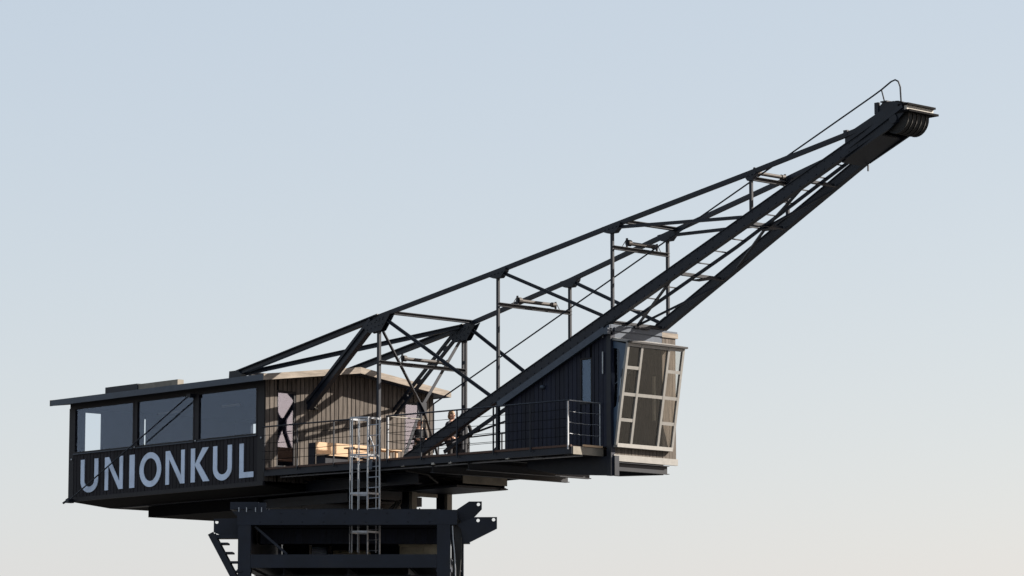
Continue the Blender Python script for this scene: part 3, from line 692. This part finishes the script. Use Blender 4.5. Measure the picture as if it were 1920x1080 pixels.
for z0, z1 in ((11.05, 11.62), (11.98, 12.10)): kb('glint_strip', MB().box((11.20, cy(11.2)-.05, z0), (11.235, cy(11.2)-.02, z1)), 'galv')  # pale metal strips stand in for lit reflections on the dark corner
kb('rear_wall', MB().box((CX0, cy(CX0)+.09, 9.172), (CX0+.06, WD-cy(CX0)-.02, ct(CX0)-.03)), 'boardc')
yfar = 4.45
for k in range(24):
    x0, x1 = CX0+k*bw+.005, CX0+(k+1)*bw-.005
    t = lambda x: min(yfar+ (11.4-x)*.03, 9)
    kb('board', MB().add([(x0,t(x0),8.86),(x1,t(x1),8.86),(x1,t(x1),ct(x1)-.02),(x0,t(x0),ct(x0)-.02),(x0,t(x0)+.03,8.86),(x1,t(x1)+.03,8.86),(x1,t(x1)+.03,ct(x1)-.02),(x0,t(x0)+.03,ct(x0)-.02)],
        [(0,3,2,1),(4,5,6,7),(0,1,5,4),(1,2,6,5),(2,3,7,6),(3,0,4,7)]), 'boardc')
# front wall: flashing above, boards on the far strip and below the bay
Y0 = 2.10
kb('far_corner_post', MB().box((11.34, 4.43, 8.86), (11.46, 4.47, 12.16)), 'boardg')
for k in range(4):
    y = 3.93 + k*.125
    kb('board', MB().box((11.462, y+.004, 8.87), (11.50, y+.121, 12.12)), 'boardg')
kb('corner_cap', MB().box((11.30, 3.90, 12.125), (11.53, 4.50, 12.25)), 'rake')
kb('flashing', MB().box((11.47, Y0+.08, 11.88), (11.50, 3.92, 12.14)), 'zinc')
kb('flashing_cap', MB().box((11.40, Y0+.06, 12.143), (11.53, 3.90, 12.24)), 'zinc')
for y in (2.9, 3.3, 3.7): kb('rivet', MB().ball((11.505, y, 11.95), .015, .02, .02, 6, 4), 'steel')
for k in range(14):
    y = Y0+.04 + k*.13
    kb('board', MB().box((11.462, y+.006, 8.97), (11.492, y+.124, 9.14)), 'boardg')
kb('base_flashing', MB().box((11.44, Y0+.02, 8.80), (11.525, 4.47, 8.965)), 'alu')
kb('base_rail', MB().box((11.44, Y0+.02, 9.145), (11.56, 4.06, 9.20)), 'alu')
kb('floor', MB().box((CX0+.07, 2.12, 9.175), (11.43, 4.40, 9.22)), 'innerb')
kb('sole_beam', MB().channel((11.42,Y0-.02,8.665),(11.42,4.16,8.665), .1, .22, .015, 1), 'steel')
kb('floor_girder', MB().prism([(8.5,yn(8.5)+.05,8.93),(11.55,2.12,8.93),(11.55,2.12,8.42),(9.6,2.0,8.55),(8.5,yn(8.5)+.05,8.78)], (0,.16,0)), 'steel')
kb('floor_girder', MB().prism([(8.5,4.2,8.93),(11.3,4.0,8.93),(11.3,4.0,8.55),(9.6,4.1,8.62),(8.5,4.2,8.78)], (0,.16,0)), 'steel')
kb('inner_lining', MB().box((8.6, 2.25, 9.23), (8.66, 4.38, ct(8.6)-.05)), 'innerb')
kb('inner_lining', nearpanel(8.7, 11.3, 9.23, ct(8.7)-.03, ct(11.3)-.03, .09, .11), 'innerb')
kb('inner_post', MB().box((11.30, 3.76, 9.95), (11.36, 3.83, 11.1)), 'beige')
# leaning bay window
BY0, BY1 = Y0+.05, 4.18; bx0, bz0, bx1, bz1 = 11.57, 9.20, 12.02, 11.80
def BP(t, s, o=0):                                   # t across 0..1, s up 0..1, o outward
    n = Vector((bz1-bz0, 0, bx0-bx1)).normalized()
    return Vector((bx0+(bx1-bx0)*s, BY0+(BY1-BY0)*t, bz0+(bz1-bz0)*s)) + n*o
bay = kb('bay_window', MB().bar(BP(0,0), BP(1,0), .10, .10), 'alu')
FWD = Vector((bz1-bz0, 0, bx0-bx1)).normalized()
def vbar(t, s0, s1, wd=.075): obj('mullion', MB().bar(BP(t,s0), BP(t,s1), wd, .07, FWD), 'alu', bay)
def hbar(s, t0, t1, wd=.085): obj('transom', MB().bar(BP(t0,s), BP(t1,s), .06, wd, Vector((bx1-bx0,0,bz1-bz0)).normalized()), 'alu', bay)
TS = (0.0, .25, .735, 1.0)
for t in TS: vbar(t, .0 if t in (0,1) else .02, 1)
hbar(.985, .01, .99, .10)
hbar(.5, .015, .235); hbar(.5, .265, .72); hbar(.5, .75, .985)
for s in (.25, .76):
    hbar(s, .015, .235); hbar(s, .75, .985)
def pane(t0, t1, s0, s1):
    obj('pane', MB().prism([BP(t0,s0,-.01), BP(t1,s0,-.01), BP(t1,s1,-.01), BP(t0,s1,-.01)], FWD*.006), 'bglass', bay)
for t0, t1 in ((.02,.23),(.75,.98)):
    for s0, s1 in ((.025,.23),(.27,.48),(.52,.74),(.78,.96)): pane(t0, t1, s0, s1)
pane(.27,.715,.025,.48); pane(.27,.715,.52,.96)
# hood, cheeks
obj('hood', MB().prism([(11.503,BY0-.05,11.97),(12.10,BY0-.05,11.84),(12.10,BY0-.05,11.80),(11.503,BY0-.05,11.90)], (0,BY1-BY0+.10,0)), 'alu', bay)
obj('hood_edge', MB().box((12.06,BY0-.07,11.79),(12.13,BY1+.07,11.838)), 'trim', bay)
ck = lambda y, t: MB().prism([(11.503,y,9.22),(bx0-.04,y,9.22),(bx1-.04,y,bz1-.02),(11.503,y,bz1+.08)], (0,t,0))
chk = obj('cheek', MB().prism([(11.76,BY0-.02,10.9),(bx1-.05,BY0-.02,bz1-.03),(11.503,BY0-.02,bz1+.08),(11.503,BY0-.02,11.70),(11.72,BY0-.02,11.66),(11.74,BY0-.02,11.5)], (0,.03,0)), 'blue', bay)
obj('cheek', MB().prism([(11.503,BY0-.02,9.22),(bx0-.04,BY0-.02,9.22),(11.755,BY0-.02,10.895),(11.735,BY0-.02,11.495),(11.66,BY0-.02,10.5),(11.60,BY0-.02,10.2),(11.503,BY0-.02,10.15)], (0,.03,0)), 'blue', bay)
obj('cheek_pane', MB().prism([(11.503,BY0,10.15),(11.60,BY0,10.2),(11.66,BY0,10.5),(11.735,BY0,11.495),(11.72,BY0,11.66),(11.503,BY0,11.70)], (0,.008,0)), 'dglass', bay)
obj('cheek_pane', ck(BY1+.01, .008), 'bglass', bay)

# ------------------------------------------------------------------ fixings and service runs
bolt = None
for (x, z) in [(2.62+.16*i, 12.90+.028*i+.13*j) for i in range(5) for j in range(2)] + [(3.0+.14*i, 13.14+.025*i) for i in range(3)]:
    for yy in (yn(AXX)-.095, yf(AXX)-.095):
        if bolt is None: bolt = bb('rivet', MB().ball((x, yy, z), .022, .014, .022, 8, 5))
        else: inst('rivet', bolt, (x, yy, z), bo)
for x0, z0 in zip(N, NZ):
    for i in range(4):
        inst('rivet', bolt, (x0-.2+.14*i, yn(x0)-.08, z0-.1+.02*i), bo)
for i in range(60):
    x = 4.6+i*.25
    inst('rivet', bolt, (x, yn(x)-.058, zc(x)+.10), bo); inst('rivet', bolt, (x, yn(x)-.058, zc(x)-.10), bo)
for k, (x, y, z) in enumerate([(3.6,.28,8.93),(5.2,.45,8.93),(6.3,.54,8.92),(6.9,.60,8.92),(8.9,.78,8.92)]):
    obj('bolt', MB().box((x, y, z), (x+.10, y+.05, z+.05)), 'white', dk)  # off-white colour stands in for small sunlit spots
obj('conduit', MB().pipe([(.3,.35,8.93),(4.0,.62,8.91),(8.0,1.0,8.92),(11.0,1.5,8.93)], .025), 'galv', dk)
obj('conduit', MB().pipe([(4.9,.9,8.86),(4.95,1.6,8.80),(4.7,2.2,8.62),(3.4,2.6,8.60)], .03), 'rubber', dk)
for k in range(9):
    x = -2.3 + k*.56
    pb('bolt_head', MB().ball((x, -6.005, 7.44), .022, .014, .022, 6, 4), 'base'); pb('bolt_head', MB().ball((x, -6.005, 7.67), .022, .014, .022, 6, 4), 'base')
for k in range(5):
    pb('rib', MB().box((-2.1+k*1.0, -5.995+.0, 7.752), (-2.08+k*1.0, -5.75, 7.80)), 'base')
for k in range(3): ub('hose', MB().pipe([(1.9+.1*k,3.2,8.5),(2.1+.1*k,3.0,8.25),(2.0+.15*k,2.7,7.95),(2.4+.1*k,2.3,7.83)], .025), 'rubber')

# ------------------------------------------------------------------ bench and table on the terrace
bn = thing('plywood_bench', 'pale plywood bench with high back in front of the boarded gable', 'bench', (1.2, 2.0, 9.17))
obj('backrest', MB().box((.96, 1.03, 9.56), (1.0, 2.95, 9.90)), 'ply', bn)
obj('seat', MB().box((1.003, 1.03, 9.50), (1.42, 2.95, 9.54)), 'ply', bn)
obj('side_panel', MB().box((.70, 1.0, 9.172), (.958, 1.04, 9.88)), 'navy', bn); obj('side_panel', MB().box((.70, 2.93, 9.172), (.958, 2.97, 9.88)), 'navy', bn)
obj('plinth', MB().box((.97, 1.06, 9.172), (1.36, 2.92, 9.498)), 'navy', bn)
tb = thing('plank_table', 'low plank table with lit top beside the plywood bench', 'table', (2.2, 2.1, 9.17))
for k in range(4): obj('plank', MB().box((1.85+k*.12, 1.30, 9.66), (1.96+k*.12, 3.02, 9.70)), 'ply', tb)
for x in (1.92, 2.25):
    for y in (1.45, 2.88): obj('leg', MB().box((x-.03,y-.03,9.17),(x+.03,y+.03,9.658)), 'ply', tb)
obj('shelf', MB().box((1.9,1.48,9.32),(2.27,2.85,9.35)), 'ply', tb)

# ------------------------------------------------------------------ people
def skinned(name, joints, edges, m, parent, sub=2):
    me = bpy.data.meshes.new(name); me.from_pydata([j[0] for j in joints], edges, [])
    o = bpy.data.objects.new(name, me); C.objects.link(o)
    md = o.modifiers.new('skin', 'SKIN'); md.use_smooth_shade = True
    if not me.skin_vertices: me.skin_vertices.new()
    for i, j in enumerate(joints):
        me.skin_vertices[0].data[i].radius = (j[1], j[1]) if not isinstance(j[1], tuple) else j[1]
    me.skin_vertices[0].data[0].use_root = True
    sb = o.modifiers.new('sub', 'SUBSURF'); sb.levels = sub; sb.render_levels = sub
    dg = bpy.context.evaluated_depsgraph_get(); ev = bpy.data.meshes.new_from_object(o.evaluated_get(dg))
    o.modifiers.clear(); o.data = ev; ev.name = name
    ev.materials.clear(); ev.materials.append(M[m])
    for p in ev.polygons: p.use_smooth = True
    o.parent = parent; return o
def person(label, loc, rz, h, hair, top, bottom, arms):
    k = h/1.75
    root = bpy.data.objects.new('person', None); C.objects.link(root); root.location = loc; root.rotation_euler = (0,0,rz); root.scale = (k,k,k)
    tag(root, label, 'person', 'people on the terrace')
    J = [((0,0,.95),.13),((0,0,1.12),.125),((.01,0,1.32),.14),((.0,0,1.45),.085),((.01,0,1.52),.052),((.025,0,1.58),.07),((.03,0,1.66),.088),((.015,0,1.71),.07)]
    E = [(0,1),(1,2),(2,3),(3,4),(4,5),(5,6),(6,7)]
    def chain(start, pts):
        p = start
        for q, r in pts: J.append((q, r)); E.append((p, len(J)-1)); p = len(J)-1
        return p
    T = [];
    for s in (-1, 1):
        chain(0, [((0,.09*s,.86),.085),((.02,.10*s,.50),.058),((0,.105*s,.28),.052),((-.01,.105*s,.09),.035),((.09,.11*s,.03),.032),((.16,.115*s,.025),.025)])
        el, wr = arms
        e = (el[0], el[1]*s, el[2]); w = (wr[0], wr[1]*s, wr[2]); d = (Vector(w)-Vector(e)).normalized()
        hd = chain(3, [((0,.17*s,1.42),.055),(e,.04),(w,.026),(tuple(Vector(w)+d*.06),.032)])
        base = Vector(w)+d*.07; sd = d.cross(Vector((1,0,.3))).normalized()
        for f, ln in ((-1.5,.055),(-.5,.07),(.5,.075),(1.5,.065)):
            b = base + sd*f*.019
            chain(hd, [(tuple(b+d*.02),.0095),(tuple(b+d*ln*.6+Vector((.006,0,-.004))),.009),(tuple(b+d*ln+Vector((.016,0,-.012))),.007)])
        tb_ = Vector(w)+d*.03
        chain(hd-1, [(tuple(tb_+sd*.035),.011),(tuple(tb_+sd*.05+d*.04),.009)])
    skinned('body', J, E, 'skin', root)
    # clothes
    j2 = [((0,0,1.0),.15),((0,0,1.14),.145),((.01,0,1.32),.158),((0,0,1.44),.10),((0,0,1.49),.06),((0,0,.88),.15)]; e2 = [(0,1),(1,2),(2,3),(3,4),(0,5)]
    for s in (-1, 1):
        el, wr = arms; i = len(j2)
        j2 += [((0,.18*s,1.415),.068),((el[0],el[1]*s,el[2]),.055),((wr[0],wr[1]*s,wr[2]),.042)]; e2 += [(3,i),(i,i+1),(i+1,i+2)]
    skinned('jacket', j2, e2, top, root)
    j3 = [((0,0,.93),.135)]; e3 = []
    for s in (-1, 1):
        i = len(j3); j3 += [((0,.095*s,.84),.098),((.02,.10*s,.50),.072),((0,.105*s,.28),.064),((-.01,.105*s,.10),.055)]; e3 += [(0,i),(i,i+1),(i+1,i+2),(i+2,i+3)]
    skinned('trousers', j3, e3, bottom, root)
    for s in (-1, 1):
        m = MB().ball((.06,.112*s,.04),.14,.05,.042); o = obj('shoe', m, 'rubber', None, True); o.parent = root
    hm = MB().ball((-.005,0,1.685),.105,.092,.105,14,9).ball((-.045,0,1.62),.075,.085,.10,12,8)
    ho = obj('hair', hm, hair, None, True); ho.parent = root
    fm = MB().ball((.12,0,1.635),.018,.013,.022,8,6); fo = obj('nose', fm, 'skin', None, True); fo.parent = root
    for s in (-1, 1):
        o = obj('ear', MB().ball((.03,.088*s,1.645),.022,.012,.03,8,6), 'skin', None, True); o.parent = root
        o = obj('eye', MB().ball((.098,.034*s,1.668),.012,.014,.009,8,6), 'dark', None, True); o.parent = root
    o = obj('mouth', MB().ball((.103,0,1.592),.008,.024,.006,8,6), 'rust', None, True); o.parent = root
    return root
DZ = 9.168
person('fair haired person in a dark jacket standing behind the sloping boom chord', (2.0, 5.17, DZ), R(10), 1.77, 'blond', 'navy', 'black', ((-.02,.25,1.15),(.18,.2,1.02)))
person('dark haired person in black standing close beside the fair haired person', (2.12, 5.50, DZ), R(150), 1.72, 'dark', 'black', 'black', ((.0,.25,1.15),(.2,.16,1.08)))
person('person in black clothes standing before the right hand glass door of the gable', (.95, 4.88, DZ), R(-20), 1.62, 'dark', 'black', 'black', ((.02,.25,1.13),(.22,.15,1.1)))
